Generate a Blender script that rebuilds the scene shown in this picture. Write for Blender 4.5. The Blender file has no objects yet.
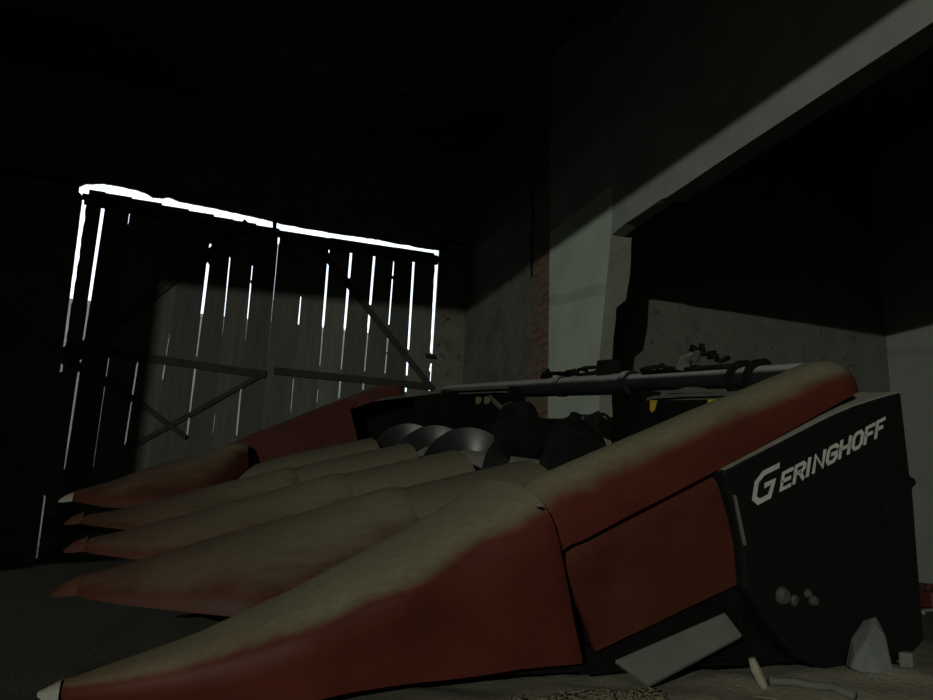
import bpy, bmesh, math, random
from math import sin, cos, pi, radians, sqrt
from mathutils import Vector, Matrix, noise

random.seed(7)
SC = bpy.context.scene
COL = SC.collection

# ------------------------------------------------------------------ camera
F = 775.0
PITCH, ROLL, YAW = radians(12.63), radians(-2.01), radians(19.68)
CAM = Vector((0, 0, .47))
fw = Vector((sin(YAW)*cos(PITCH), cos(YAW)*cos(PITCH), sin(PITCH)))
r0 = Vector((cos(YAW), -sin(YAW), 0)); u0 = r0.cross(fw)
rt = r0*cos(ROLL) - u0*sin(ROLL); up = u0*cos(ROLL) + r0*sin(ROLL)
cd = bpy.data.cameras.new('camera'); cam = bpy.data.objects.new('camera', cd); COL.objects.link(cam)
cd.sensor_width = 36.0; cd.lens = F*36.0/933.0; cd.clip_start = .02; cd.clip_end = 200
m = Matrix((rt, up, -fw)).transposed().to_4x4(); m.translation = CAM
cam.matrix_world = m
SC.camera = cam
SC.view_settings.view_transform = 'Standard'; SC.view_settings.look = 'None'
SC.view_settings.gamma = 1; SC.view_settings.exposure = 0

def ray(x, y): return fw + rt*((x-466.5)/F) + up*((350-y)/F)
def on_gate(x, y, Y):                      # a measured point of the gate wall, in metres
    d = ray(x, y); return CAM + d*(Y/d.y)

# ------------------------------------------------------------------ materials
def nodes(name):
    mt = bpy.data.materials.new(name); mt.use_nodes = True
    nt = mt.node_tree; b = nt.nodes['Principled BSDF']
    return mt, nt, b
def N(nt, t, **k):
    n = nt.nodes.new(t)
    for a, v in k.items(): setattr(n, a, v)
    return n
def ramp(nt, a, b, src, c0=(0,0,0,1), c1=(1,1,1,1)):
    r = N(nt, 'ShaderNodeValToRGB')
    r.color_ramp.elements[0].position = a; r.color_ramp.elements[1].position = b
    r.color_ramp.elements[0].color = c0; r.color_ramp.elements[1].color = c1
    nt.links.new(src, r.inputs[0]); return r
def rgba(c): return (c[0], c[1], c[2], 1)
def noise_tex(nt, scale, detail=4, rough=.6, vec=None):
    n = N(nt, 'ShaderNodeTexNoise'); n.inputs['Scale'].default_value = scale
    n.inputs['Detail'].default_value = detail; n.inputs['Roughness'].default_value = rough
    if vec: nt.links.new(vec, n.inputs['Vector'])
    return n
def mix(nt, fac, a, b):
    x = N(nt, 'ShaderNodeMix', data_type='RGBA')
    for s, v in ((x.inputs[0], fac), (x.inputs[6], a), (x.inputs[7], b)):
        if hasattr(v, 'is_linked'): nt.links.new(v, s)
        else: s.default_value = v
    return x.outputs[2]
def bump(nt, b, src, strength=.3, dist=.01):
    bp = N(nt, 'ShaderNodeBump'); bp.inputs['Strength'].default_value = strength
    bp.inputs['Distance'].default_value = dist
    nt.links.new(src, bp.inputs['Height']); nt.links.new(bp.outputs[0], b.inputs['Normal'])
def coords(nt, scale=(1,1,1)):
    tc = N(nt, 'ShaderNodeTexCoord'); mp = N(nt, 'ShaderNodeMapping')
    mp.inputs['Scale'].default_value = scale
    nt.links.new(tc.outputs['Object'], mp.inputs[0]); return mp.outputs[0]

def plain(name, c0, c1=None, rough=.8, scale=8, metal=0, bmp=.2, stretch=(1,1,1), spec=.3):
    mt, nt, b = nodes(name)
    b.inputs['Roughness'].default_value = rough; b.inputs['Metallic'].default_value = metal
    b.inputs['Specular IOR Level'].default_value = spec
    v = coords(nt, stretch); n = noise_tex(nt, scale, 6, .65, v)
    r = ramp(nt, .3, .7, n.outputs[0], rgba(c0), rgba(c1 or c0))
    nt.links.new(r.outputs[0], b.inputs['Base Color'])
    n2 = noise_tex(nt, scale*6, 4, .6, v)
    if bmp: bump(nt, b, n2.outputs[0], bmp, .006)
    return mt

def dusty(name, paint, dust, lo, hi, rough=.55, dust_amt=1.0, ragged=.25, streak=(1,1,1), scale=6, tip_shade=None):
    """paint with a layer of settled dust on what faces up"""
    mt, nt, b = nodes(name)
    ge = N(nt, 'ShaderNodeNewGeometry'); sp = N(nt, 'ShaderNodeSeparateXYZ')
    nt.links.new(ge.outputs['Normal'], sp.inputs[0])
    v = coords(nt, streak); n = noise_tex(nt, scale, 8, .7, v); n2 = noise_tex(nt, scale*7, 5, .7, v)
    a = N(nt, 'ShaderNodeMath', operation='MULTIPLY_ADD'); nt.links.new(n.outputs[0], a.inputs[0])
    a.inputs[1].default_value = ragged*2; a.inputs[2].default_value = -ragged
    s = N(nt, 'ShaderNodeMath', operation='ADD'); nt.links.new(sp.outputs[2], s.inputs[0]); nt.links.new(a.outputs[0], s.inputs[1])
    mr = N(nt, 'ShaderNodeMapRange', interpolation_type='SMOOTHSTEP'); mr.inputs[1].default_value = lo; mr.inputs[2].default_value = hi
    mr.inputs[4].default_value = dust_amt
    nt.links.new(s.outputs[0], mr.inputs[0])
    if tip_shade:            # shade of the dim front end painted in: dust colour fades towards the tip
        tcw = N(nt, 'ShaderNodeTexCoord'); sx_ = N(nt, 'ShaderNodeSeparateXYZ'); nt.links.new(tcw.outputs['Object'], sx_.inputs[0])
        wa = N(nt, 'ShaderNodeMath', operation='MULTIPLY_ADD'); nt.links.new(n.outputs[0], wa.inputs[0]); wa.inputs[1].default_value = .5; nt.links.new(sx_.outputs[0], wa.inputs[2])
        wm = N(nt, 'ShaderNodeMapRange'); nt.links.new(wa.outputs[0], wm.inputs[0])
        wm.inputs[1].default_value = tip_shade[0]; wm.inputs[2].default_value = tip_shade[1]; wm.inputs[3].default_value = tip_shade[2]; wm.inputs[4].default_value = dust_amt
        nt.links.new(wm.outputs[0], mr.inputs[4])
    dcol = ramp(nt, .3, .75, n2.outputs[0], rgba([x*.8 for x in dust]), rgba([x*1.12 for x in dust])).outputs[0]
    pcol = ramp(nt, .3, .7, n.outputs[0], rgba([x*.8 for x in paint]), rgba([x*1.15 for x in paint])).outputs[0]
    nt.links.new(mix(nt, mr.outputs[0], pcol, dcol), b.inputs['Base Color'])
    rr = N(nt, 'ShaderNodeMapRange'); rr.inputs[3].default_value = rough; rr.inputs[4].default_value = .95
    nt.links.new(mr.outputs[0], rr.inputs[0]); nt.links.new(rr.outputs[0], b.inputs['Roughness'])
    b.inputs['Specular IOR Level'].default_value = .12
    bump(nt, b, n2.outputs[0], .12, .004)
    return mt

DUST = (.172, .163, .102)
M = {}
M['red'] = dusty('red paint under dust', (.078, .018, .011), DUST, .36, .86, streak=(.6,1,1), ragged=.22, tip_shade=(-.1,.75,.28))
M['red_side'] = dusty('red painted sheet', (.068, .018, .0115), DUST, .35, .95, ragged=.22, dust_amt=.55)
M['red_far'] = dusty('red sheet under a dust film', (.062, .019, .015), (.085,.05,.035), .3, .95, ragged=.3, dust_amt=.7)
M['hood'] = dusty('dusty divider hood', (.07, .024, .014), (.130, .117, .077), -.0, .75, streak=(.3,1.5,1.5), scale=5, ragged=.35)
M['cap'] = dusty('dusty snout cap', (.056, .019, .011), (.148, .135, .088), .34, .92, streak=(.3,1.2,1.2), scale=5, ragged=.36, tip_shade=(-.05,1.15,.12))
M['black'] = dusty('black plastic', (.008, .008, .008), (.26, .255, .21), .60, .88, rough=.5, ragged=.1)
M['black_metal'] = plain('black grimy metal', (.0035,.0035,.003), (.008,.0075,.0065), .85, 9, bmp=.3, spec=.06)
M['rubber'] = plain('black rubber', (.006,.006,.006), (.012,.0115,.011), .85, 12, spec=.08)
M['flight'] = plain('scuffed steel flighting', (.011,.0115,.012), (.024,.024,.0235), .36, 6, metal=0, bmp=.05, spec=.35)
M['auger'] = dusty('dusty steel tube', (.07,.07,.065), (.21,.205,.165), -.2, .6, rough=.6)
M['tube'] = dusty('dusty grey frame tube', (.018,.018,.02), (.30,.30,.29), .15, .65, rough=.5, ragged=.12)
M['yellow'] = plain('yellow sticker', (.34,.25,.025), (.42,.32,.04), .6, 20, bmp=0)
M['reflector'] = plain('pale yellow disc', (.16,.145,.07), (.2,.18,.09), .5, 20, bmp=0)
M['letters'] = plain('white lettering', (.36,.36,.32), (.50,.50,.45), .7, 18, bmp=0)
M['guard'] = plain('grey galvanised plate', (.085,.092,.078), (.115,.122,.10), .8, 5, bmp=.1)
M['pale'] = plain('pale bare metal', (.17,.165,.14), (.27,.26,.22), .6, 12)
M['stone'] = plain('pale grey stone', (.098,.108,.105), (.135,.146,.142), .95, 6, bmp=.6)
M['wood_stick'] = plain('pale split wood', (.22,.20,.145), (.30,.275,.20), .9, 12, stretch=(1,1,1))
M['straw'] = plain('dry straw', (.10,.092,.058), (.16,.148,.092), .95, 20)
M['red_plastic'] = plain('red plastic', (.07,.012,.012), (.09,.015,.015), .6, 10)
M['white_cable'] = plain('whitish cable', (.2,.2,.18), None, .7, 10)
M['dull'] = plain('dull greasy steel', (.035,.035,.033), (.07,.07,.065), .6, 20)
M['block'] = plain('grey concrete lump', (.10,.105,.09), (.15,.15,.13), .95, 14, bmp=.5)
M['concrete_dark'] = plain('raw concrete', (.07,.07,.063), (.12,.12,.108), .95, 3, bmp=.4)
M['beam'] = plain('greyed concrete beam', (.20,.222,.195), (.27,.29,.255), .95, 3, bmp=.3)
M['bare'] = plain('unpainted concrete edge', (.15,.155,.125), (.21,.215,.175), .95, 4, bmp=.4)
M['ceiling'] = plain('sooty boards', (.05,.048,.040), (.09,.086,.07), .95, 2)
M['outer'] = plain('rendered garden wall', (.24,.23,.20), (.42,.40,.36), .95, 1.2, bmp=.3)
M['iron'] = plain('rusty black iron', (.008,.007,.006), (.016,.013,.011), .8, 14)

def whitewash(name, k):
    mt, nt, b = nodes(name); b.inputs['Roughness'].default_value = .95
    v = coords(nt); n = noise_tex(nt, 2.2, 7, .65, v); n2 = noise_tex(nt, 22, 5, .6, v)
    c = ramp(nt, .3, .72, n.outputs[0], rgba((.33*k,.385*k,.325*k)), rgba((.43*k,.48*k,.405*k))).outputs[0]
    # a horizontal stained pour joint
    sp = N(nt, 'ShaderNodeSeparateXYZ'); nt.links.new(v, sp.inputs[0])
    ad = N(nt, 'ShaderNodeMath', operation='MULTIPLY_ADD'); nt.links.new(n.outputs[0], ad.inputs[0])
    ad.inputs[1].default_value = .05; 
    tl = N(nt, 'ShaderNodeMath', operation='MULTIPLY_ADD'); nt.links.new(sp.outputs[1], tl.inputs[0]); tl.inputs[1].default_value = -.15; nt.links.new(sp.outputs[2], tl.inputs[2])
    nt.links.new(tl.outputs[0], ad.inputs[2])
    cm = N(nt, 'ShaderNodeMath', operation='COMPARE'); nt.links.new(ad.outputs[0], cm.inputs[0])
    cm.inputs[1].default_value = 1.655; cm.inputs[2].default_value = .05
    fa = N(nt, 'ShaderNodeMath', operation='MULTIPLY'); nt.links.new(cm.outputs[0], fa.inputs[0]); fa.inputs[1].default_value = .32
    c = mix(nt, fa.outputs[0], c, rgba((.13,.145,.12)))
    pit = ramp(nt, .27, .32, n2.outputs[0]).outputs[0]
    c = mix(nt, pit, rgba((.2,.2,.17)), c)
    nt.links.new(c, b.inputs['Base Color']); bump(nt, b, n2.outputs[0], .35, .008)
    return mt
M['white'] = whitewash('whitewashed concrete', 1)
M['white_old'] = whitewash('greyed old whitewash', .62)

def plaster(name, c0, c1, brick=.0, pit=.35):
    mt, nt, b = nodes(name); b.inputs['Roughness'].default_value = .95
    v = coords(nt); n = noise_tex(nt, 3.6, 9, .75, v); n2 = noise_tex(nt, 11, 7, .7, v)
    c = ramp(nt, .3, .7, n.outputs[0], rgba(c0), rgba(c1)).outputs[0]
    cr = ramp(nt, .35, .41, n2.outputs[0]).outputs[0]
    c = mix(nt, cr, rgba([x*pit for x in c0]), c)
    if brick:
        tc = N(nt, 'ShaderNodeTexCoord'); sp = N(nt, 'ShaderNodeSeparateXYZ'); nt.links.new(tc.outputs['Object'], sp.inputs[0])
        cb = N(nt, 'ShaderNodeCombineXYZ')
        sm = N(nt, 'ShaderNodeMath', operation='ADD'); nt.links.new(sp.outputs[0], sm.inputs[0]); nt.links.new(sp.outputs[1], sm.inputs[1])
        nt.links.new(sm.outputs[0], cb.inputs[0]); nt.links.new(sp.outputs[2], cb.inputs[1])
        bt = N(nt, 'ShaderNodeTexBrick'); nt.links.new(cb.outputs[0], bt.inputs[0])
        bt.inputs['Scale'].default_value = 1; bt.inputs['Brick Width'].default_value = .26; bt.inputs['Row Height'].default_value = .08
        bt.inputs['Mortar Size'].default_value = .012
        bt.inputs['Color1'].default_value = rgba((.20,.085,.04)); bt.inputs['Color2'].default_value = rgba((.13,.075,.04)); bt.inputs['Mortar'].default_value = rgba((.055,.05,.038))
        mk = ramp(nt, .5-brick, .56-brick, n.outputs[0]).outputs[0]
        c = mix(nt, mk, bt.outputs[0], c)
    nt.links.new(c, b.inputs['Base Color']); bump(nt, b, n2.outputs[0], .5, .012)
    return mt
M['plaster'] = plaster('patched wall plaster', (.060,.060,.047), (.150,.142,.110), 0)
M['plaster_aisle'] = plaster('rough grey plaster', (.085,.083,.068), (.135,.13,.105), 0, .7)
M['brick'] = plaster('bare brick edge', (.12,.09,.055), (.16,.11,.065), -.6)
M['brick'] = None
def brickmat():
    mt, nt, b = nodes('bare reddish brick'); b.inputs['Roughness'].default_value = .95
    tc = N(nt, 'ShaderNodeTexCoord'); sp = N(nt, 'ShaderNodeSeparateXYZ'); nt.links.new(tc.outputs['Object'], sp.inputs[0])
    cb = N(nt, 'ShaderNodeCombineXYZ'); nt.links.new(sp.outputs[1], cb.inputs[0]); nt.links.new(sp.outputs[2], cb.inputs[1])
    bt = N(nt, 'ShaderNodeTexBrick'); nt.links.new(cb.outputs[0], bt.inputs[0])
    bt.inputs['Scale'].default_value = 1; bt.inputs['Brick Width'].default_value = .28; bt.inputs['Row Height'].default_value = .085
    bt.inputs['Mortar Size'].default_value = .012
    bt.inputs['Color1'].default_value = rgba((.205,.086,.043)); bt.inputs['Color2'].default_value = rgba((.13,.095,.052)); bt.inputs['Mortar'].default_value = rgba((.05,.045,.03))
    n = noise_tex(nt, 4, 6, .7, tc.outputs['Object']); k = ramp(nt, .40, .58, n.outputs[0]).outputs[0]
    nt.links.new(mix(nt, k, bt.outputs[0], rgba((.125,.10,.062))), b.inputs['Base Color'])
    bump(nt, b, bt.outputs[1], .6, -.012)
    return mt
M['brick'] = brickmat()

def boards_mat():
    mt, nt, b = nodes('weathered grey boards'); b.inputs['Roughness'].default_value = .9
    v = coords(nt, (14, 14, .8)); n = noise_tex(nt, 1.6, 7, .65, v)
    at = N(nt, 'ShaderNodeAttribute'); at.attribute_name = 'tone'
    c = ramp(nt, .3, .7, n.outputs[0], rgba((.072,.074,.062)), rgba((.118,.120,.100))).outputs[0]
    mm = N(nt, 'ShaderNodeMix', data_type='RGBA', blend_type='MULTIPLY'); mm.inputs[0].default_value = 1
    nt.links.new(c, mm.inputs[6]); nt.links.new(at.outputs[0], mm.inputs[7])
    nt.links.new(mm.outputs[2], b.inputs['Base Color']); bump(nt, b, n.outputs[0], .3, .004)
    return mt
M['boards'] = boards_mat()
M['rail'] = plain('dark weathered timber', (.019,.019,.016), (.036,.035,.030), .9, 5, stretch=(1,1,1))

def soil():
    mt, nt, b = nodes('dusty earth floor'); b.inputs['Roughness'].default_value = 1
    v = coords(nt); n = noise_tex(nt, 1.6, 8, .7, v); n2 = noise_tex(nt, 40, 6, .7, v)
    c = ramp(nt, .3, .7, n.outputs[0], rgba((.22,.205,.142)), rgba((.33,.305,.21))).outputs[0]
    sp = ramp(nt, .3, .42, n2.outputs[0]).outputs[0]
    c = mix(nt, sp, rgba((.075,.068,.045)), c)
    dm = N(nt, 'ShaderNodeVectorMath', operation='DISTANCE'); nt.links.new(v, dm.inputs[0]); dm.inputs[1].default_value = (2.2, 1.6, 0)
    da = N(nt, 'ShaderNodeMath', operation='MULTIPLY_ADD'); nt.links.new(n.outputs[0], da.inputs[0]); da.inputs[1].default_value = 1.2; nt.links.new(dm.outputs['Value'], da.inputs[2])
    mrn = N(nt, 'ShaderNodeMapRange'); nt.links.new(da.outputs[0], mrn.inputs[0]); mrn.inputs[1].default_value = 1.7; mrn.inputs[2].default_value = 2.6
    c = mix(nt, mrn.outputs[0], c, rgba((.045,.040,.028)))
    nt.links.new(c, b.inputs['Base Color']); bump(nt, b, n2.outputs[0], .8, .012)
    return mt
M['soil'] = soil()

# ------------------------------------------------------------------ mesh helpers
def obj(name, bm, mat, parent=None, smooth=False, angle=None):
    bmesh.ops.recalc_face_normals(bm, faces=bm.faces)
    me = bpy.data.meshes.new(name); bm.to_mesh(me); bm.free()
    if smooth:
        for p in me.polygons: p.use_smooth = True
        if angle:
            try: me.set_sharp_from_angle(angle=radians(angle))
            except Exception: pass
    o = bpy.data.objects.new(name, me); COL.objects.link(o)
    if mat: me.materials.append(M[mat] if isinstance(mat, str) else mat)
    if parent: o.parent = parent
    return o
def tag(o, label=None, cat=None, group=None, kind=None):
    for k, v in (('label', label), ('category', cat), ('group', group), ('kind', kind)):
        if v: o[k] = v
    return o
def empty(name, loc=(0,0,0), label=None, cat=None, group=None):
    o = bpy.data.objects.new(name, None); o.location = loc; COL.objects.link(o); o.empty_display_size = .1
    return tag(o, label, cat, group)
def box(bm, lo, hi):
    vs = [bm.verts.new((x, y, z)) for x in (lo[0], hi[0]) for y in (lo[1], hi[1]) for z in (lo[2], hi[2])]
    for f in ((0,1,3,2),(4,6,7,5),(0,4,5,1),(2,3,7,6),(0,2,6,4),(1,5,7,3)):
        bm.faces.new([vs[i] for i in f])
def loft(bm, rings, caps=True, closed=True):
    R = [[bm.verts.new(p) for p in r] for r in rings]
    n = len(R[0])
    for a, b in zip(R, R[1:]):
        for i in range(n if closed else n-1):
            j = (i+1) % n
            bm.faces.new((a[i], a[j], b[j], b[i]))
    if caps:
        bm.faces.new(R[0]); bm.faces.new(R[-1][::-1])
    return R
def tube(bm, pts, r, n=10, caps=True):
    pts = [Vector(p) for p in pts]; rings = []
    rr = r if isinstance(r, (list, tuple)) else [r]*len(pts)
    prev = None
    for i, p in enumerate(pts):
        t = (pts[min(i+1, len(pts)-1)] - pts[max(i-1, 0)]).normalized()
        if prev is None:
            a = t.orthogonal().normalized()
        else:
            a = (prev - t*prev.dot(t)).normalized()
        prev = a; c = t.cross(a)
        rings.append([p + (a*cos(2*pi*k/n) + c*sin(2*pi*k/n))*rr[i] for k in range(n)])
    loft(bm, rings, caps)
def prism(bm, poly, d):
    """extrude a list of 3D points by the vector d"""
    d = Vector(d); a = [bm.verts.new(p) for p in poly]; b = [bm.verts.new(Vector(p)+d) for p in poly]
    n = len(a)
    bm.faces.new(a); bm.faces.new(b[::-1])
    for i in range(n):
        j = (i+1) % n; bm.faces.new((a[i], b[i], b[j], a[j]))
def bar(bm, p, q, w, d, nrm=(0,-1,0)):
    """a batten from p to q, w wide, d deep along nrm"""
    p, q, nrm = Vector(p), Vector(q), Vector(nrm)
    s = (q-p).normalized().cross(nrm).normalized()*(w/2)
    prism(bm, [p-s, q-s, q+s, p+s], nrm*d)
def bevel(o, w=.006, seg=2):
    md = o.modifiers.new('bevel', 'BEVEL'); md.width = w; md.segments = seg; md.limit_method = 'ANGLE'; md.angle_limit = radians(40)
    return o

# ------------------------------------------------------------------ the room
D = 9.06            # the gate wall
S = 3.206           # the line of the column and the beam
CEIL = 5.3
def struct(o): o['kind'] = 'structure'; return o

# floor: dusty earth, one uneven sheet
bm = bmesh.new()
def axis(a, b, fine0, fine1, cs, fs):
    v = [a]
    while v[-1] < b:
        x = v[-1]; v.append(min(b, x + (fs if fine0 <= x < fine1 else cs)))
    return v
def floor_z(x, y):
    h = .03*(noise.noise(Vector((x*1.1, y*1.1, 3))) - .15) + .018*noise.noise(Vector((x*5, y*5, 8)))
    near = max(0, 1-abs(y-2.0)/1.6)*max(0, 1-abs(x-1.6)/2.0)
    h += near*.012*noise.noise(Vector((x*17, y*17, 1)))
    h += (.055*math.exp(-((x-2.15)/.60)**2-((y-2.12)/.28)**2)) + .018*math.exp(-((x-1.1)/.35)**2-((y-2.05)/.14)**2)
    return h - .005
xs = axis(-13.2, 9.2, -.6, 3.6, .35, .045); ys = axis(-13.2, 9.2, 1.2, 3.2, .35, .045)
g = [[bm.verts.new((x, y, floor_z(x, y))) for y in ys] for x in xs]
for i in range(len(xs)-1):
    for j in range(len(ys)-1):
        bm.faces.new((g[i][j], g[i+1][j], g[i+1][j+1], g[i][j+1]))
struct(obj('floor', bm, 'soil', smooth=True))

bm = bmesh.new(); box(bm, (-13.2, -13.2, CEIL), (9.2, D+.3, CEIL+.2)); struct(obj('ceiling', bm, 'ceiling'))

# --- gate geometry: lines of the gaps between the boards, measured on the gate plane
def gp(x, y):
    p = on_gate(x, y, D); return p.x, p.z
PX = .0116
class Slit:
    def __init__(s, p, q, segs):
        (x0, z0), (x1, z1) = gp(*p), gp(*q)
        s.k = (x1-x0)/(z1-z0); s.x0 = x0; s.z0 = z0; s.segs = []
        for ya, yb, wa, wb in segs:
            def zz(y):
                t = (y-p[1])/(q[1]-p[1]); return gp(p[0]+t*(q[0]-p[0]), y)[1]
            s.segs.append((zz(yb), zz(ya), wb*PX, wa*PX))
    def x(s, z): return s.x0 + s.k*(z-s.z0)
    def g(s, z):
        for lo, hi, wl, wh in s.segs:
            if lo <= z <= hi: return wl + (wh-wl)*(z-lo)/(hi-lo)
        return 0
SL = [
 Slit((82.5,195),(38,540), [(184,194,5,5),(199,230,4.4,4),(230,270,3.8,3.6),(270,303,3.2,3.0),(303,346,2.3,2.0),(363,371,2.2,2.2),(496,565,1.6,1.2)]),
 Slit((103.5,204),(64.3,469), [(204,304,3.2,2.6),(304,340,1.9,1.6),(354,362,2.0,2.0),(372,440,2.0,1.8),(440,470,1.6,1.0)]),
 Slit((130,210),(93,468), [(210,224,.6,.5),(358,376,.8,.7),(386,467,.5,.3)]),
 Slit((161,210),(125,444), [(362,400,1.5,1.3),(402,444,1.1,1.2)]),
 Slit((185,235),(160,395), [(334,356,.5,.5),(364,379,1.3,1.2)]),
 Slit((210.6,243),(187,435), [(243,254,2.0,2.0),(263,316,2.7,2.4),(316,357,1.4,1.2),(363,435,1.7,1.5)]),
 Slit((230,257),(213,433), [(257,285,1.0,1.1),(285,317,.9,.7),(317,335,.6,.4),(414,433,.7,.5)]),
 Slit((252.8,262),(236.5,436), [(265,280,.9,.8),(283,320,1.2,.9),(320,340,.6,.4),(387,436,1.4,1.7)]),
 Slit((277.5,236),(270,362), [(237,243,2.2,1.6),(243,300,.35,.25),(300,350,.15,.15)]),
 Slit((301,296),(290,420), [(296,324,1.0,1.4),(378,412,.9,.7)]),
 Slit((329.5,246),(317,402), [(246,253,1.2,1.2),(263,326,2.0,2.4),(326,366,1.4,1.2),(390,403,.9,.8)]),
 Slit((351.5,249),(339,397), [(249,278,2.6,2.6),(288,328,2.6,2.4),(328,369,1.5,1.3),(378,398,1.9,2.0)]),
 Slit((374.7,253),(363,391), [(253,304,2.6,2.5),(313,328,2.5,2.3),(328,371,1.5,1.3),(380,390,1.8,1.7)]),
 Slit((394,261),(385,376), [(261,276,1.3,1.6),(279,325,1.6,1.5),(336,352,1.8,1.6),(354,373,1.6,1.6)]),
 Slit((414,259),(406,390), [(259,349,2.6,2.3),(359,375,2.2,2.0),(382,391,2.0,2.0)]),
 Slit((439.5,252),(431,389), [(250,258,6,5),(262,300,4.2,4),(300,353,3.8,3.4),(363,372,2.4,3.4),(372,381,1.6,1.6),(381,390,3.2,3.0)]),
]
SL[8].k = 0; SL[8].x0 = .80
LINE0, LINE1 = SL[0], SL[-1]
def ztop(x):
    return 3.978 + (x+1.285)/2.006*(3.858-3.978) if x < .77 else 3.834 + (x-.817)/1.974*.022

def board_panel(i0, i1):
    bm = bmesh.new(); lay = bm.verts.layers.float_color.new('tone')
    NZ = 190
    for i in range(i0, i1):
        a, b = SL[i], SL[i+1]
        tone = random.choice((.62,.8,.95,1.1,1.22,.88,1.0)); y0 = D + random.uniform(0,.006)
        zt = ztop((a.x(3.9)+b.x(3.9))/2) + random.uniform(-.008,.004)
        zb = -.04
        fr, bk = [], []
        for k in range(NZ+1):
            z = zb + (zt-zb)*k/NZ
            ga, gb = a.g(z), b.g(z)
            jit = .5
            xl = a.x(z) + (ga*(1 if i == 0 else .5)); xr = b.x(z) - (gb*(1 if i+1 == len(SL)-1 else .5))
            if i == 0 and ga > .02: xl += .009*noise.noise(Vector((z*9, 1, 5)))
            if i+1 == len(SL)-1 and gb > .02: xr += .006*noise.noise(Vector((z*9, 7, 5)))
            if ga == 0 and i != 8: xl -= .0015
            if gb == 0 and i != 7: xr += .0015
            row = []
            for y in (y0, y0+.014):
                for x in (xl, xr):
                    v = bm.verts.new((x, y, z)); v[lay] = (tone, tone, tone, 1); row.append(v)
            fr.append(row)
        for p, q in zip(fr, fr[1:]):
            bm.faces.new((p[0], p[1], q[1], q[0])); bm.faces.new((p[3], p[2], q[2], q[3]))
            bm.faces.new((p[2], p[0], q[0], q[2])); bm.faces.new((p[1], p[3], q[3], q[1]))
        p = fr[0]; bm.faces.new((p[0], p[2], p[3], p[1])); p = fr[-1]; bm.faces.new((p[0], p[1], p[3], p[2]))
    return bm
def gpt(x, y, dy=0): 
    a, b = gp(x, y); return Vector((a, D+dy, b))
def clipbar(name, p, q, w, d, parent, dy=-.001):
    bm = bmesh.new(); bar(bm, gpt(*p, dy), gpt(*q, dy), w, d); return bevel(obj(name, bm, 'rail', parent), .006, 1)

mid = SL[8]
hinge_z = {}
def gate(i0, i1, label, left):
    x = SL[0].x(0) if left else SL[-1].x(0)
    t = empty('barn_gate_leaf', (x, D, .02), label, 'barn gate', 'barn gate leaves')
    t.matrix_world.translation = (x, D, .02)
    inv = Matrix.Translation((-x, -D, -.02))
    parts = [obj('board_panel', board_panel(i0, i1), 'boards')]
    if left:
        parts += [clipbar('rail', (85,200), (272,237.5), .12, .05, None), clipbar('rail', (66,347), (266,375), .085, .026, None)]
        bm = bmesh.new(); bar(bm, (-1.25, D-.001, .32), (.76, D-.001, .32), .13, .05); parts.append(bevel(obj('rail', bm, 'rail'),.006,1))
        parts += [clipbar('brace', (247,222), (68,366), .075, .022, None, -.006),
                  clipbar('brace', (260,376), (128,449), .055, .02, None, -.004), clipbar('brace', (108,380), (186,438), .055, .02, None, -.025)]
        bm = bmesh.new(); prism(bm, [gpt(272.5,216,-.004), gpt(276.5,217.5,-.004), gpt(276,236,-.004), gpt(272.5,235,-.004)], (0,-.04,0))
        parts.append(tag(obj('stop_batten', bm, 'rail')))
        hz = [(83,197,120,203),(62,352,100,357)]
    else:
        parts += [clipbar('rail', (281,238.5), (437,261), .12, .05, None), clipbar('rail', (274,371), (431,387), .085, .026, None)]
        bm = bmesh.new(); bar(bm, (.88, D-.001, .32), (2.72, D-.001, .32), .13, .05); parts.append(bevel(obj('rail', bm, 'rail'),.006,1))
        parts += [clipbar('brace', (312,241), (433,390), .075, .022, None, -.006)]
        bm = bmesh.new(); bar(bm, (.95, D-.052, .38), (2.7, D-.052, 1.9), .07, .03); parts.append(obj('brace', bm, 'rail'))
        hz = [(440,260,405,254.5),(434,357.5,424,356)]
    for a in hz:
        bm = bmesh.new(); bar(bm, gpt(a[0], a[1], -.054), gpt(a[2], a[3], -.054), .042, .008)
        parts.append(obj('hinge_strap', bm, 'iron'))
    for p in parts:
        p.data.transform(inv); p.parent = t
    return t
gate(0, 8, 'left plank gate leaf with cross braces, daylight glaring through its board gaps', True)
gate(8, 15, 'right plank gate leaf beside the brick wall, thin bright slits between its boards', False)

# the wall round the gate, with a ragged lintel over it
bm = bmesh.new()
zb = -.05
lint = [(74,181.5),(81,183.0),(88,183.3),(104,183.0),(113,184.6),(122,186.2),(136,189.2),(146,192.6),(153,197.2),(162,197.5),(168,196.8),(174,198.6),(179,201.0),(192,203.2),(210,206.6),(232,211.4),(250,215.3),(268,219.5),(282,223.6),(300,226.6),(330,231.8),(360,236.4),(376,238.6),(381,239.4),(400,243.2),(420,246.8),(434,249.3),(441,249.6),(446,252)]
jag = []
for (x0, y0), (x1, y1) in zip(lint, lint[1:]):
    for k in range(4):
        t = k/4; jag.append((x0+(x1-x0)*t, y0+(y1-y0)*t + .7*noise.noise(Vector((x0+(x1-x0)*t, 0, 2))*.35)))
jag.append(lint[-1])
lp = [Vector((gp(x, y)[0], D, gp(x, y)[1])) for x, y in jag]
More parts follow.
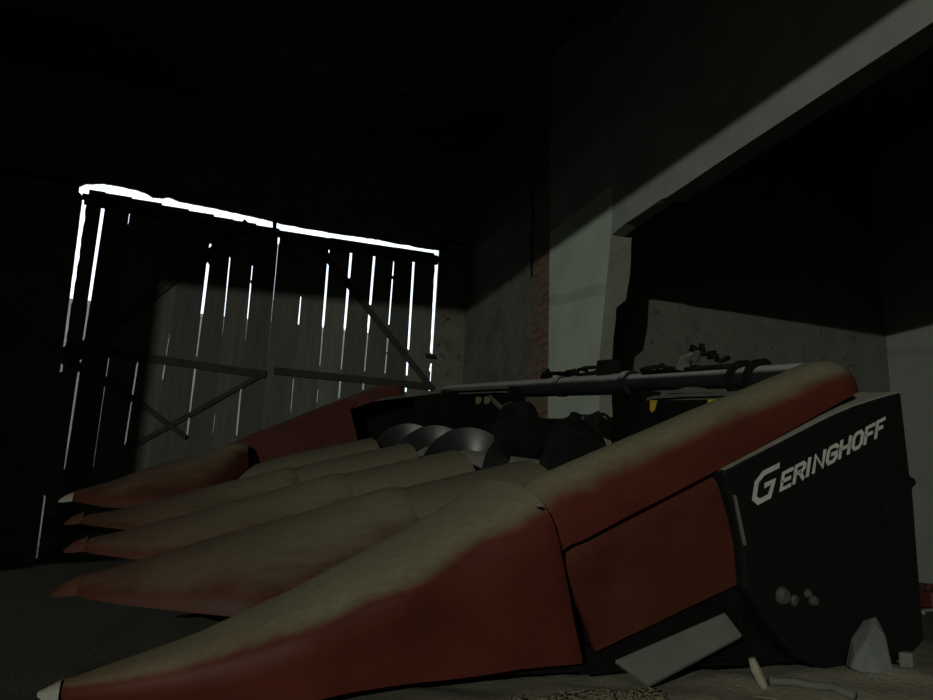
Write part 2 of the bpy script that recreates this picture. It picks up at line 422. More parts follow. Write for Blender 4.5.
# lintel strip from the ragged edge up to the ceiling
a = [bm.verts.new(p) for p in lp]; b_ = [bm.verts.new((p.x, D, CEIL)) for p in lp]
a2 = [bm.verts.new((p.x, D+.04, p.z)) for p in lp]
for i in range(len(a)-1):
    bm.faces.new((a[i], a[i+1], b_[i+1], b_[i])); bm.faces.new((a[i], a2[i], a2[i+1], a[i+1]))
xl = lambda z: LINE0.x(z) - (.045 if 3.90 < z < 4.02 else 0) - .012*max(0, noise.noise(Vector((z*7, 2, 2)))) if z > 2.6 else LINE0.x(z)
zs = [zb + (4.06-zb)*k/120 for k in range(121)]
def side(fx, xo, ztop_):
    fr = [(bm.verts.new((fx(z), D, z)), bm.verts.new((xo, D, z)), bm.verts.new((fx(z), D+.04, z))) for z in zs]
    for p, q in zip(fr, fr[1:]):
        bm.faces.new((p[0], p[1], q[1], q[0])); bm.faces.new((p[0], q[0], q[2], p[2]))
side(xl, -13.2, 4.06); side(lambda z: LINE1.x(z), S+.02, 4.06)
for x0, x1 in ((-13.2, lp[0].x), (lp[-1].x, S+.02)):
    bm.faces.new([bm.verts.new(p) for p in ((x0, D, 4.0), (x1, D, 4.0), (x1, D, CEIL), (x0, D, CEIL))])
struct(obj('wall_back', bm, 'plaster'))

# wall on the right: plastered, up to the column, and the beam line above
bm = bmesh.new(); box(bm, (S, 7.0, -.1), (S+.3, D+.05, CEIL)); struct(obj('wall_right', bm, 'plaster'))
bm = bmesh.new()
ed = [(zz, 6.62+.05*noise.noise(Vector((zz*4, 0, 0)))) for zz in [i*.085 for i in range(63)]]
fr = []
for z, y in ed:
    yy = 7.0 + .10*noise.noise(Vector((round(z/.085)*3.7, 5, 0)))
    fr.append([(S-.006, y, z), (S-.006, yy, z), (S+.2, yy, z), (S+.2, y, z)])
loft(bm, fr); struct(obj('trim_1', bm, 'brick'))

# whitewashed column with a wider head
bm = bmesh.new()
prof = []
for i in range(44):
    z = -.1 + i*.08
    dx = .115 if z < 2.38 else .205
    y0 = 5.62 - .0665*(z-1.9)*3.0 + .012*noise.noise(Vector((z*3, 1, 0)))
    y0 = max(5.40, y0) if z > 1.9 else 5.62 + .02*(1.9-z)
    y1 = 6.60 + .02*noise.noise(Vector((z*5, 4, 0)))
    dxx = dx + .012*noise.noise(Vector((z*4, 9, 0)))
    prof.append([(S-.004, y0, z), (S-.004, y1, z), (S+dxx, y1, z), (S+dxx, y0+.01*noise.noise(Vector((z*6,2,0))), z)])
loft(bm, prof); co = struct(obj('trim_2', bm, 'white'))
co.data.materials.append(M['bare'])
for p in co.data.polygons:
    if p.normal.y < -.7: p.material_index = 1

# beam over the column running towards the viewer, with a broken corner at the column
bm = bmesh.new()
ring = []
YB = [-1.4, 0, 1, 2, 3, 4, 4.55, 4.62, 4.68, 4.8, 5.0, 5.2, 5.4, 5.8, 7.05]
ZB = [2.935,2.935,2.936,2.936,2.932,2.925,2.915,2.915,2.93,2.925,2.92,2.92,2.90,2.9,3.0]
for y, z in zip(YB, ZB):
    dxx = .17 if y < 4.65 else .12
    s0 = S
    ring.append([(s0, y, z), (s0, y, CEIL), (s0+dxx, y, CEIL), (s0+dxx, y, z+.01*noise.noise(Vector((y*5,0,0))))])
loft(bm, ring); struct(obj('trim_3', bm, 'beam'))

# side aisle beyond the beam
bm = bmesh.new(); box(bm, (S+.3, 6.88, -.1), (8.2, 7.05, CEIL)); struct(obj('wall_aisle_back', bm, 'plaster_aisle'))
bm = bmesh.new(); box(bm, (7.87, -13.2, -.1), (8.9, 7.0, CEIL)); struct(obj('wall_aisle_right', bm, 'white_old'))
# left wall, wall behind the viewer with a doorway shaped to cut the lamp's light, and an added unseen hall shell
bm = bmesh.new(); box(bm, (-13.2, -13.2, -.1), (-13.0, D, CEIL)); struct(obj('wall_left', bm, 'concrete_dark'))
LZ = 3.13
bm = bmesh.new()
box(bm, (-13.0, -1.6, -.1), (-4.98, -1.4, 3.06)); prism(bm, [(-13.0,-1.6,3.06),(-4.98,-1.6,3.06),(-3.6,-1.6,3.108),(-2.6,-1.6,3.124),(1.6,-1.6,3.128),(8.6,-1.6,3.128),(8.6,-1.6,CEIL),(-13.0,-1.6,CEIL)], (0,.2,0)); box(bm, (1.6, -1.6, -.1), (8.6, -1.4, LZ))  # out of view; jamb and sloped lintel shaped to set the light's edge
struct(obj('wall_front', bm, 'concrete_dark'))
bm = bmesh.new(); box(bm, (-13.2, -13.2, -.1), (8.9, -13.0, CEIL)); struct(obj('wall_sky_block', bm, 'ceiling'))  # added out of view to keep the sky's light out

# ceiling beams across the room
for y, zc in ((7.1, 4.95), (5.2, 4.95), (3.2, 4.95)):
    bm = bmesh.new(); box(bm, (-13, y, zc), (S, y+.22, CEIL)); struct(obj('ceiling_beam', bm, 'concrete_dark'))

# outside: ground and a rendered wall across the lane
bm = bmesh.new(); box(bm, (-30, D+.3, -.25), (30, 40, -.1)); struct(obj('ground_outside', bm, 'soil'))
bm = bmesh.new(); box(bm, (-14, D+5, -.1), (3.75, D+5.25, 3.93)); struct(obj('wall_outside', bm, 'outer'))

# ------------------------------------------------------------------ the maize header
th, ti = radians(2.7), radians(7.1)
V0 = Vector((-sin(th), cos(th), 0)); U = Vector((cos(th), sin(th), 0)); Z = Vector((0,0,1))
V = V0*cos(ti) + Z*sin(ti); W = -V0*sin(ti) + Z*cos(ti)
HD = empty('maize_header', (0,0,0), 'dusty red maize picking header with black lettered end cover parked before the gate', 'maize header')
mw = Matrix((U, V, W)).transposed().to_4x4(); mw.translation = V0*2.082
HD.matrix_world = mw

def lerp(a, b, t): return a + (b-a)*t
def interp(tab, x):
    if x <= tab[0][0]: return tab[0][1]
    for (a, b), (c, d) in zip(tab, tab[1:]):
        if x <= c: return b + (d-b)*(x-a)/(c-a)
    return tab[-1][1]
def section(u, b0, top, hw, h, e=.75, n=18, flat=0.0, slope=0.0):
    """an arched section standing on a flat underside"""
    pts = []
    for k in range(n+1):
        t = pi*k/n; cx, sy = cos(t), sin(t)
        x = (abs(cx)**e)*(1 if cx >= 0 else -1); y = sy**e
        pts.append((u + slope*h*(1-y), b0 - hw*x, top - h + h*y))
    return pts

rowb = [1.3125, 2.25, 3.1875]
# rear hoods of the row dividers
for i, b0 in enumerate(rowb + [4.12]):
    rings = []
    for k in range(15):
        t = k/14; u = lerp(.3, 1.70, t)
        top = interp([(.3,.17),(1.1,.452),(1.40,.535),(1.70,.618)], u)
        hw = lerp(.27,.37,t); h = lerp(.15,.26,t)
        s = section(u, b0, top, hw, h, e=.95, slope=.06 if k == 14 else 0)
        s = [(a, b, min(c, top-.012+.012*(1-abs(b-b0)/.1)) if abs(b-b0) < .1 else c) for a, b, c in s]
        rings.append(s)
    bm = bmesh.new(); loft(bm, rings); obj('divider_hood', bm, 'hood', HD, True, 40)
# front snout caps, broad and nearly touching, each overlapping its hood
capr = [1.115, 1.075, .96, .72]; tipu = [-.16, -.20, -.28, -.40]
for i, b0 in enumerate(rowb + [4.12]):
    ur, ut0 = capr[i], tipu[i]; rings = []
    for k in range(26):
        t = k/25; u = lerp(ut0, ur, t)
        top = interp([(-.4,.03),(-.16,.065),(0,.105),(.25,.19),(.648,.318),(1.115,.482)], u) if i < 3 else interp([(-.42,.085),(-.18,.165),(.07,.285),(.40,.405),(.67,.51),(.8,.54)], u)
        hw = .07 + .37*min(1, t/.45)**.75; h = min(top-.008, interp([(0,.06),(.25,.17),(.6,.34),(1,.46)], t))
        if i == 3: hw *= 1-.62*max(0, (t-.70)/.30)**1.5
        if k == 25: top -= .03; hw *= .93; u += .015
        elif k == 24: top -= .006
        rings.append([(a, b, c + .010*noise.noise(Vector((a*3, b*4, i)))*t) for a, b, c in section(u, b0, top, hw, h, e=1.0, slope=.10*t)])
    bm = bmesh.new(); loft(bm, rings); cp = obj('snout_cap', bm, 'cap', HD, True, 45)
    bm = bmesh.new()
    rings = [[(a+ut0+.10, b, c-(.03 if i < 3 else .01)) for a, b, c in section(u, b0, tp, hw, h, n=10)] for u, tp, hw, h in ((-.19,.035,.010,.015),(-.15,.07,.04,.045),(-.09,.10,.066,.06))]
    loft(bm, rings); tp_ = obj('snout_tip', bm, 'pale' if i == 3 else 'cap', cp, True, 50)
    if i == 3: tp_['label'] = 'pale bare tip'

# the outer snout on the near side: tall flat outer wall, arched dusty top
rings = []
for k in range(30):
    t = k/29; ut = lerp(-.135, 1.10, t)
    top = interp([(-.135,.0),(-.05,.035),(.2,.125),(.48,.25),(.8,.405),(1.10,.575)], ut) 
    bot = interp([(-.135,-.04),(.3,-.01),(.5,.03),(1.25,.10)], ut)
    hw = interp([(0,.03),(.1,.08),(.4,.19),(1,.30)], t)
    sh = interp([(0,.02),(.3,.09),(1,.15)], t)                 # height of the arch
    bo = lerp(.26, .0, min(1, t*2.2)**.6)                       # outer wall moves out to b = 0
    b1 = bo + 2*hw
    lean = .155*t*t
    ring = []
    def P(b, c):
        uu = ut + lean*(top-c)/max(.05, top-bot)
        n1 = (noise.noise(Vector((uu*3.2, c*5, b*3)))*.011 + .007*abs(noise.noise(Vector((uu*9, c*12, b*6))))*min(1, max(0, (uu-.5)/.3)))*t
        dent = .02*math.exp(-((uu-.86)/.12)**2-((c-.36)/.07)**2) - .016*math.exp(-((uu-.70)/.08)**2-((c-.27)/.05)**2)
        return (uu, b + (n1 + (dent if b < .12 else 0)), c + n1*.5)
    for j in range(7): ring.append(P(bo + .012*(1-j/6), lerp(bot, top-sh, j/6)))
    for j in range(1, 14):
        a = pi*j/14; x = -(abs(cos(a))**.72)*(1 if cos(a) > 0 else -1); y = sin(a)**.72
        ring.append(P(bo + hw + hw*x, top-sh+sh*y))
    for j in range(4): ring.append(P(b1, lerp(top-sh, bot, j/3)))
    rings.append(ring)
last = [(u+.006, lerp(.3, b, .985), lerp(.33, c, .985)) for u, b, c in rings[-1]]
bm = bmesh.new(); loft(bm, rings + [last])
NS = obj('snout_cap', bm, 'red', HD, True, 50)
bm = bmesh.new()
loft(bm, [section(u, .26, tp, hw, h, n=12) for u, tp, hw, h in ((-.17,-.012,.006,.010),(-.155,-.005,.018,.024),(-.12,.012,.034,.036))])
tag(obj('snout_tip', bm, 'pale', NS, True, 50), 'pale bare tip')
bm = bmesh.new()
for p in ((1.068,-.004,.535),): 
    tube(bm, [Vector(p)+Vector((0,-.006,0)), Vector(p)+Vector((0,.02,0))], .0055, 10)
tag(obj('bolt', bm, 'pale', NS, True, 40), 'pale bolt head at the seam')

# long rounded tube hood rising to the rear over the end cover
def tube_hood(top_tab, h_tab, b0, hw, u0, u1, mat='red', name='tube_hood'):
    rings = []
    for k in range(26):
        u = lerp(u0, u1, k/25)
        tp, h = interp(top_tab, u), interp(h_tab, u)
        rings.append([(a, b, c + .003*noise.noise(Vector((a*4, b*6, 3)))) for a, b, c in section(u, b0, tp, hw, h, e=.9, n=20, slope=.2)])
    for q, s in ((.03,.9),(.05,.68),(.058,.35)):
        u = u1+q; tp, h = interp(top_tab, u1), interp(h_tab, u1)
        rings.append(section(u, b0, tp-(1-s)*h*.35, hw*s, h*s, e=.9, n=20, slope=.2))
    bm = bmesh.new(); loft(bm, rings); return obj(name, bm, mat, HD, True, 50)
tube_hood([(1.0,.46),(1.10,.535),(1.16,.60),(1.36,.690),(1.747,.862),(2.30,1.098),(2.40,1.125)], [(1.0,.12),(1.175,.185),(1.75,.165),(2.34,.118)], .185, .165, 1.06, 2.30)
tube_hood([(.6,.47),(.80,.575),(1.3,.825),(1.82,1.07),(1.95,1.085)], [(.6,.06),(1.0,.09),(1.9,.10)], 4.36, .13, .72, 1.93, 'red_far')

# side panels
def plate(name, poly, b, d, mat, parent=HD, bv=.006):
    bm = bmesh.new(); prism(bm, [(u, b, c) for u, c in poly], (0, d, 0)); return bevel(obj(name, bm, mat, parent), bv, 2)
bm = bmesh.new()
NU, NC = 24, 14
def sidept(i, j, off):
    s, t = i/NU, j/NC
    tl, tr, br, bl = Vector((1.165,.408)), Vector((1.738,.690)), Vector((1.868,.314)), Vector((1.322,.108))
    p = (tl*(1-s)+tr*s)*(1-t) + (bl*(1-s)+br*s)*t
    b = .040 + .055*max(0, 1-t/.17)**1.6 + .012*noise.noise(Vector((p.x*5, p.y*7, 1)))*(1-s) + off
    b += .014*math.exp(-((p.x-1.36)/.07)**2-((p.y-.29)/.05)**2)
    return (p.x, b, p.y)
A = [[bm.verts.new(sidept(i, j, 0)) for j in range(NC+1)] for i in range(NU+1)]
B = [[bm.verts.new(sidept(i, j, .02)) for j in range(NC+1)] for i in range(NU+1)]
for i in range(NU):
    for j in range(NC):
        bm.faces.new((A[i][j], A[i+1][j], A[i+1][j+1], A[i][j+1])); bm.faces.new((B[i][j], B[i][j+1], B[i+1][j+1], B[i+1][j]))
for i in range(NU):
    bm.faces.new((A[i][0], B[i][0], B[i+1][0], A[i+1][0])); bm.faces.new((A[i][NC], A[i+1][NC], B[i+1][NC], B[i][NC]))
for j in range(NC):
    bm.faces.new((A[0][j], A[0][j+1], B[0][j+1], B[0][j])); bm.faces.new((A[NU][j], B[NU][j], B[NU][j+1], A[NU][j+1]))
obj('side_panel', bm, 'red_side', HD, True, 45)
tag(plate('side_panel', [(.52,.12),(.52,.44),(.78,.565),(1.50,.925),(1.58,.89),(1.535,.83),(1.62,.60),(1.66,.12)], 4.22, .02, 'red_far'), 'red inner face of the far end')
plate('end_wall', [(1.3,.3),(1.52,.86),(2.62,1.10),(2.7,.1),(1.4,.05)], 4.55, .03, 'black_metal')

# black end cover with the lettering
poly = [(1.724,.668),(2.18,.885),(2.29,.930),(2.40,.966),(2.522,1.002),(2.580,.70),(2.605,.695),(2.62,.672),(2.594,.655),(2.668,.121),(2.61,.07),(2.50,.04),(2.40,.028),(2.30,.024),(2.18,.035),(2.08,.07),(1.99,.14),(1.90,.235),(1.84,.30),(1.818,.437),(1.785,.53)]
EC = plate('end_cover', poly, .0, .24, 'black', HD, .014)
bm = bmesh.new(); prism(bm, [(1.772,-.008,.595),(1.779,-.008,.594),(1.831,-.008,.437),(1.824,-.008,.437)], (0,.03,0))
obj('cover_clip', bm, 'guard', EC)
# lettering: bold slanted capitals, the first one taller
GL = {
 'G': [[(1,1),(.30,1),(0,.78),(0,.22),(.25,0),(.80,0),(.92,.50),(.55,.50)]],
 'E': [[(1,1),(0,1),(0,0),(1,0)],[(0,.5),(.85,.5)]],
 'R': [[(0,0),(0,1),(.8,1),(1,.85),(1,.65),(.8,.5),(0,.5)],[(.5,.5),(1,0)]],
 'I': [[(0.1,0),(.1,1)]],
 'N': [[(0,0),(0,1),(1,0),(1,1)]],
 'g': [[(1,.85),(.8,1),(.2,1),(0,.8),(0,.2),(.2,0),(.8,0),(1,.2),(1,.5),(.55,.5)]],
 'H': [[(0,0),(0,1)],[(1,0),(1,1)],[(0,.5),(1,.5)]],
 'O': [[(.25,0),(0,.22),(0,.78),(.25,1),(.75,1),(1,.78),(1,.22),(.75,0),(.25,0)]],
 'F': [[(1,1),(0,1),(0,0)],[(0,.5),(.8,.5)]],
}
def to_panel(x, y, b=-.0035):
    # x along the baseline, y up the letters (both in metres)
    ex = Vector((2.396-1.86, .818-.573)).normalized(); ey = Vector((.035,.995))
    p = Vector((1.868,.578)) + ex*x + ey*y; return Vector((p.x, b, p.y))
bm = bmesh.new()
def stroke(pts, w):
    pts = [Vector(p) for p in pts]
    closed = (pts[0]-pts[-1]).length < 1e-6
    L, R = [], []
    n = len(pts)
    for i, p in enumerate(pts):
        a = pts[i-1] if i > 0 else (pts[-2] if closed else None)
        c = pts[i+1] if i < n-1 else (pts[1] if closed else None)
        d1 = (p-a).normalized() if a is not None else None; d2 = (c-p).normalized() if c is not None else None
        if d1 is None: d1 = d2
        if d2 is None: d2 = d1
        n1 = Vector((-d1.y, d1.x)); n2 = Vector((-d2.y, d2.x)); mn = (n1+n2)
        mn = mn.normalized() if mn.length > 1e-4 else n1
        s = (w/2)/max(.8, mn.dot(n1))
        q = p.copy()
        if not closed and i == 0: q -= d1*w*.5*.98
        if not closed and i == n-1: q += d1*w*.5*.98
        L.append(q+mn*s); R.append(q-mn*s)
    for i in range(n-1):
        poly = [to_panel(v.x, v.y) for v in (L[i], L[i+1], R[i+1], R[i])]
        prism(bm, poly, (0, .003, 0))
cur = 0.0
def glyph(ch, x, w, h, sw, y=0):
    for st in GL[ch]:
        stroke([(x + sw/2 + px*(w-sw) + .10*(py-.5)*h, y + sw/2 + py*(h-sw)) for px, py in st], sw)
glyph('G', -.016, .108, .106, .0175, -.014)
x = .110
for ch, w in zip('ERINgHOFF', (.052,.054,.022,.056,.056,.056,.056,.048,.046)):
    glyph(ch, x, w, .064, .0122, -.010*(1-(x-.11)/.45)); x += w + .0085
obj('lettering', bm, 'letters', EC)
tag(EC, 'black end cover with white lettering')
# small pale fittings on the lower part of the cover
for u, c, r, d in ((1.99,.278,.024,.05),(2.10,.285,.012,.03),(2.125,.262,.014,.04),(2.045,.262,.015,.02),(2.10,.235,.010,.02),(2.03,.195,.014,.02),(2.15,.195,.009,.02),(2.43,.58,.010,.014),(2.44,.54,.012,.014)):
    bm = bmesh.new()
    loft(bm, [[(u+r*k*cos(2*pi*i/14), b, c+r*k*1.2*sin(2*pi*i/14)) for i in range(14)] for b, k in ((.004,1),(-d*.3,1),(-d*.5,.7))])
    obj('shaft_end', bm, 'guard' if r > .03 else 'dull' if c > .25 and c < .5 else 'black_metal', EC, True, 40)

# grey guard plate and black underframe below the side panel
bm = bmesh.new(); prism(bm, [(1.362,.0,.094),(1.762,.0,.228),(1.783,-.06,.172),(1.447,-.06,.037)], (.004,.012,-.014))
tag(bevel(obj('guard_plate', bm, 'guard', HD), .004, 1), 'plain grey plate under the red side')
bm = bmesh.new()
box(bm, (.55,.10,.03), (2.6,.22,.16)); prism(bm, [(1.16,.07,.10),(1.35,.07,.12),(1.9,.07,.32),(1.9,.07,.06),(1.3,.07,.03)], (0,.15,0))
for v in rowb: box(bm, (1.2, v-.1, .02), (2.5, v+.1, .10))
box(bm, (2.3,.2,.02), (2.62,4.3,.22))
obj('underframe', bm, 'black_metal', HD)
# row decks between the dividers
for b0, b1 in ((.5,1.0),(1.6,1.95),(2.55,2.88),(3.5,3.85)):
    bm = bmesh.new(); prism(bm, [(.7,b0,.10),(1.75,b0,.36),(1.75,b0,.32),(.7,b0,.06)], (0,b1-b0,0))
    obj('row_deck', bm, 'black_metal', HD)

# trough, rear wall and frame tube
bm = bmesh.new()
tr = [(1.72,.40),(1.78,.28),(1.9,.2),(2.1,.17),(2.32,.22),(2.48,.34),(2.58,.46)]
loft(bm, [[(u, b, c) for u, c in tr] + [(u+.02, b, c-.03) for u, c in tr[::-1]] for b in (.25, 4.53)])
obj('trough', bm, 'black_metal', HD)
bm = bmesh.new()
box(bm, (2.58,.24,.40), (2.63,4.56,.60))
box(bm, (2.58,3.25,.58), (2.63,4.56,1.05))
prism(bm, [(2.60,3.28,1.10),(2.60,3.62,1.10),(2.60,3.62,.58),(2.60,3.28,.58)], (-.05,0,0))
box(bm, (2.58,.24,.58), (2.63,1.74,.985)); box(bm, (2.56,1.62,.5), (2.66,1.78,1.04))
obj('rear_wall', bm, 'black_metal', HD)
bm = bmesh.new(); tube(bm, [(2.66, b, 1.10) for b in (.55,1.0,1.9,1.94)], .052, 18); tube(bm, [(2.66, b, 1.095) for b in (1.93,2.6,3.4,5.0)], .066, 18)
TT = obj('top_tube', bm, 'tube', HD, True, 50)
bm = bmesh.new(); tube(bm, [(2.66,1.90,1.10),(2.66,1.97,1.10)], .074, 18); obj('tube_collar', bm, 'tube', TT, True, 50)
bm = bmesh.new(); tube(bm, [(2.66,2.72,1.098),(2.66,2.79,1.098)], .074, 18); obj('tube_collar', bm, 'tube', TT, True, 50)
# dusty top ledge of the right half of the rear wall and flat strap at the far end
bm = bmesh.new()
loft(bm, [[(2.565,b,c),(2.63,b,c+.012),(2.63,b,c-.018),(2.565,b,c-.016)] for b, c in ((.3,1.02),(.9,1.018),(1.3,1.016),(1.55,1.008),(1.70,.985))])
obj('rear_ledge', bm, 'auger', HD)
bm = bmesh.new(); prism(bm, [(2.57,1.30,1.05),(2.57,1.22,1.05),(2.57,1.08,1.02),(2.57,1.46,1.02)], (.06,0,0)); obj('ledge_gusset', bm, 'auger', HD)
bm = bmesh.new(); box(bm, (2.5,3.4,1.05),(2.62,4.3,1.062)); box(bm, (2.53,3.4,1.085),(2.62,4.5,1.1)); obj('rear_ledge', bm, 'auger', HD)
# stickers and discs
bm = bmesh.new(); 
prism(bm, [(2.574,1.60,.985),(2.574,1.535,.985),(2.574,1.555,.93),(2.574,1.575,.915),(2.574,1.595,.93)], (.004,0,0)); obj('warning_sticker', bm, 'yellow', HD)
bm = bmesh.new(); box(bm, (2.572,.98,.945),(2.576,1.115,.985)); obj('warning_sticker', bm, 'yellow', HD)
for b in (4.02, 3.84):
    bm = bmesh.new(); loft(bm, [[(u, b+.045*cos(2*pi*i/16), 1.005+.04*sin(2*pi*i/16)) for i in range(16)] for u in (2.579,2.565)])
    obj('reflector', bm, 'reflector', HD, True, 40)
# clamps and hoses on the tube
for b in (.98,.86):
    bm = bmesh.new()
    loft(bm, [[(2.66+.075*cos(2*pi*i/16), b+.02*j-.05*sin(2*pi*i/16)*.6, 1.105+.08*sin(2*pi*i/16)) for i in range(16)] for j in (0, 1.8)])
    obj('tube_clamp', bm, 'rubber', TT, True, 40)
bm = bmesh.new()
box(bm, (2.62,2.10,1.15),(2.70,2.26,1.25)); bevel(obj('valve_block', bm, 'rubber', TT), .008)
def wiggle(p, q, amp, n, seed):
    p, q = Vector(p), Vector(q)
    return [p.lerp(q, k/n) + Vector((noise.noise(Vector((k*.9, seed, 0))), noise.noise(Vector((k*.9, seed, 5))), abs(noise.noise(Vector((k*.9, seed, 9))))))*amp for k in range(n+1)]
for i, (p, q, am, r_) in enumerate((((2.64,2.95,1.165),(2.66,2.32,1.17),.07,.014),((2.66,2.75,1.17),(2.64,2.36,1.20),.08,.012),((2.62,1.75,1.16),(2.66,1.15,1.14),.06,.012),((2.66,1.42,1.18),(2.66,1.28,1.27),.03,.016),((2.66,1.36,1.26),(2.66,1.12,1.17),.06,.013),((2.66,3.02,1.15),(2.62,2.9,1.19),.05,.014))):
    bm = bmesh.new(); tube(bm, wiggle(p, q, am, 14, i*3.1), r_, 7); obj('hydraulic_hose', bm, 'rubber', TT, True)
bm = bmesh.new(); tube(bm, [(2.64,1.40,1.15),(2.64,1.39,1.21),(2.65,1.33,1.23)], [.05,.035,.02], 8); tube(bm, [(2.65,1.33,1.20),(2.65,1.30,1.255)], .022, 8)
obj('hose_coupling', bm, 'auger', TT, True, 50)
bm = bmesh.new(); tube(bm, [(2.62,1.75,1.15),(2.62,.95,1.155)], .012, 8); obj('hydraulic_pipe', bm, 'rubber', TT, True)
# bent pale bracket in the feeder opening
bm = bmesh.new(); bar(bm, (2.5,3.62,1.02), (2.5,3.38,.93), .03, .01, (-1,0,0)); bar(bm, (2.5,3.38,.93),(2.5,3.2,.965), .03, .01, (-1,0,0)); obj('bent_bracket', bm, 'auger', HD)

# the cross auger
AC, AU = .47, 2.08
bm = bmesh.new(); tube(bm, [(AU, b, AC) for b in [.3+i*.2 for i in range(22)]], .135, 28)
AG = obj('auger', bm, 'auger', HD, True, 50)
def flighting(b0, b1, turns, hand, ph):
    bm = bmesh.new(); n = int(36*turns); R0, R1 = .13, .29
    rr = []
    for k in range(n+1):
        t = k/n; a = ph + hand*2*pi*turns*t; b = lerp(b0, b1, t)
        d = .004
        rr.append([(AU+R0*cos(a), b-d, AC+R0*sin(a)), (AU+.21*cos(a), b-d, AC+.21*sin(a)), (AU+R1*cos(a), b-d*.6, AC+R1*sin(a)), (AU+R1*cos(a), b+d*.6, AC+R1*sin(a)), (AU+R0*cos(a), b+d, AC+R0*sin(a))])
    loft(bm, rr); return obj('flighting', bm, 'flight', AG, True, 60)
PI_ = .66
def ph_at(b, b_top, hand): return pi/2 + hand*2*pi*(b-b_top)/PI_
flighting(4.5, 2.6, 1.9/PI_, -1, pi/2 + 2*pi*(4.5-2.95)/PI_)
flighting(.35, 2.15, 1.8/PI_, -1, pi/2 + 2*pi*(1.55-.35)/PI_)
# black gearbox and drive shaft filling the feeder mouth
bm = bmesh.new()
gb_tab = [(1.84,.25),(1.90,.52),(2.02,.80),(2.10,.92),(2.14,1.12),(2.19,1.14),(2.22,.96),(2.45,.98),(2.62,1.04),(2.80,1.02),(2.86,1.2),(3.0,1.25),(3.06,1.05),(3.20,.95),(3.28,.4)]
loft(bm, [[(2.42+.16*r*cos(2*pi*i/20), b, .70+.15*r*sin(2*pi*i/20)*(1+.12*noise.noise(Vector((b*6, i*.7, 1))))) for i in range(20)] for b, r in gb_tab])
obj('gearbox', bm, 'rubber', HD, True, 50)
bm = bmesh.new(); tube(bm, [(2.42,3.12,.80),(2.42,3.06,.885),(2.42,2.95,.905),(2.42,2.82,.90),(2.42,2.70,.80)], .075, 10)
obj('gearbox_neck', bm, 'rubber', HD, True, 50)
bm = bmesh.new(); tube(bm, [(2.42,2.15,.84),(2.42,2.13,.89)], .035, 10)
obj('gearbox_cover', bm, 'rubber', HD, True, 50)

# ------------------------------------------------------------------ loose things on the floor
def place(o, loc, rz=0): o.location = loc; o.rotation_euler = (0,0,rz); return o
def ground(x, y): return floor_z(x, y)

bm = bmesh.new()
for p in ((-.088,.0,0),(-.07,-.03,-.01),(-.02,-.06,-.01),(.035,-.062,-.01),(.078,-.02,-.01),(.08,.03,0),(.03,.06,0),(-.05,.05,0),
          (-.078,-.01,.035),(-.045,-.035,.09),(.012,-.03,.138),(.028,-.058,.05),(.075,-.02,.07),(.078,.02,.10),(.030,-.012,.158),(.050,-.005,.160),(.068,.004,.145),(.03,.035,.14),(-.03,.035,.09),(.036,-.045,.10)):
    bm.verts.new(p)
bmesh.ops.convex_hull(bm, input=list(bm.verts))
loose = [v for v in bm.verts if not v.link_faces]
bmesh.ops.delete(bm, geom=loose, context='VERTS')
st = tag(obj('stone', bm, 'stone'), 'pale grey pointed stone on the floor in front of the black end cover', 'stone')
bevel(st, .022, 4)
sx, sy = 2.185, 2.085
place(st, (sx, sy, ground(sx, sy)-.004), .12)

bm = bmesh.new(); box(bm, (-.028,-.022,0), (.028,.022,.05))
lb = tag(bevel(obj('concrete_lump', bm, 'block'), .008), 'small grey concrete lump on the floor right of the pale stone', 'rubble')
place(lb, (2.385, 2.11, ground(2.385,2.11)-.002), .5)

# split stick leaning at the corner of the cover
sx, sy = 1.715, 2.055
bm = bmesh.new(); z0 = ground(sx, sy)
tube(bm, [(-.022,.0,z0+.085),(-.010,0,z0+.055),(.010,-.006,z0+.012),(.018,-.01,z0-.006)], [.010,.015,.013,.006], 8)
sk = tag(obj('wood_splinter', bm, 'wood_stick', None, True, 40), 'pale wood splinter stuck in the dirt between the grey plate and the black cover', 'wood')
sk.location = (sx, sy, 0)
# strip lying from the splinter towards the viewer
bm = bmesh.new()
pts = [(1.755,2.055),(1.79,2.05),(1.82,2.02),(1.85,1.98),(1.88,1.93),(1.89,1.86)]
tube(bm, [(x, y, ground(x, y)+.014) for x, y in pts], .013, 8)
tag(obj('rubber_hose', bm, 'guard', None, True), 'short dusty grey hose lying on the dirt below the black end cover', 'hose')
for i, (p, q, lab) in enumerate((((1.62,1.97),(1.78,1.82),'long pale straw stalk lying on the dirt nearest the grey hose'),((1.50,1.96),(1.66,1.80),'thin pale straw stalk on the dirt just under the grey plate'))):
    bm = bmesh.new(); tube(bm, [(lerp(p[0],q[0],k/5), lerp(p[1],q[1],k/5), ground(lerp(p[0],q[0],k/5), lerp(p[1],q[1],k/5))+.008) for k in range(6)], .004, 6)
    tag(obj('straw_stalk', bm, 'straw', None, True), lab, 'straw')

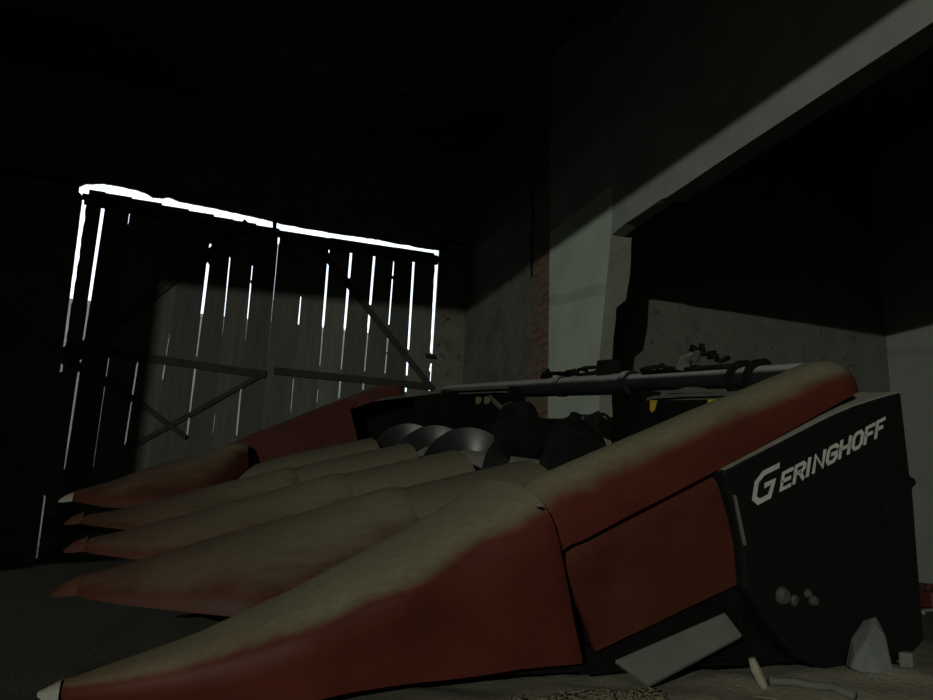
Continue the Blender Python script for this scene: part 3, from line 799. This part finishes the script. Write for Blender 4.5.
# tufts of chaff in front of the snout (uncountable)
bm = bmesh.new()
rnd = random.Random(3)
for cx, cy, r in ((1.03,2.02,.05),(1.12,2.03,.07),(1.19,2.01,.05),(.88,1.99,.04),(1.30,2.02,.05)):
    for k in range(70):
        a = rnd.uniform(0, 2*pi); d = r*sqrt(rnd.random()); x, y = cx+d*cos(a)*1.3, cy+d*sin(a)*.8
        z = ground(x, y) + rnd.uniform(-.002, .032*(1-d/r)); l = rnd.uniform(.006,.018); an = rnd.uniform(0, pi)
        dx, dy, dz = cos(an)*l, sin(an)*l, rnd.uniform(-.006,.006)
        tube(bm, [(x-dx, y-dy, z-dz), (x+dx, y+dy, z+dz)], rnd.uniform(.0014,.003), 5)
tag(obj('chaff', bm, 'straw', None, True), 'clumps of dry chaff on the floor below the red snout', 'chaff', kind='stuff')

# red crate corner and pale cable by the right edge
t = empty('red_canister', (5.25, 4.35, ground(5.25,4.35)), 'dark red canister standing on the floor beyond the black end cover', 'canister')
bm = bmesh.new(); box(bm, (-.16,-.10,.0),(.16,.10,.12)); bevel(obj('body', bm, 'red_plastic', t), .02, 3)
bm = bmesh.new(); tube(bm, [(-.08,0,.11),(-.08,0,.15),(.05,0,.15),(.05,0,.11)], .014, 8); obj('handle', bm, 'red_plastic', t, True)
bm = bmesh.new()
tube(bm, [(x, y, ground(x, y)+.018) for x, y in ((4.72,4.02),(4.80,4.10),(4.92,4.10),(5.05,4.02),(5.2,3.98))], .013, 8)
tag(obj('cable', bm, 'white_cable', None, True), 'pale cable lying on the floor in front of the red canister', 'cable')

# ------------------------------------------------------------------ light
w = bpy.data.worlds.new('world'); SC.world = w; w.use_nodes = True
bg = w.node_tree.nodes['Background']; bg.inputs[0].default_value = (.80,.90,1.0,1); bg.inputs[1].default_value = 1.7
ld = bpy.data.lights.new('hall_lamp', 'POINT'); ld.energy = 3650; ld.color = (.98,1.0,.90); ld.shadow_soft_size = .055
lo = bpy.data.objects.new('hall_lamp', ld); COL.objects.link(lo); lo.location = (-8.7, -10.3, LZ-.01)  # stands in the added hall; position worked out from the light's edges
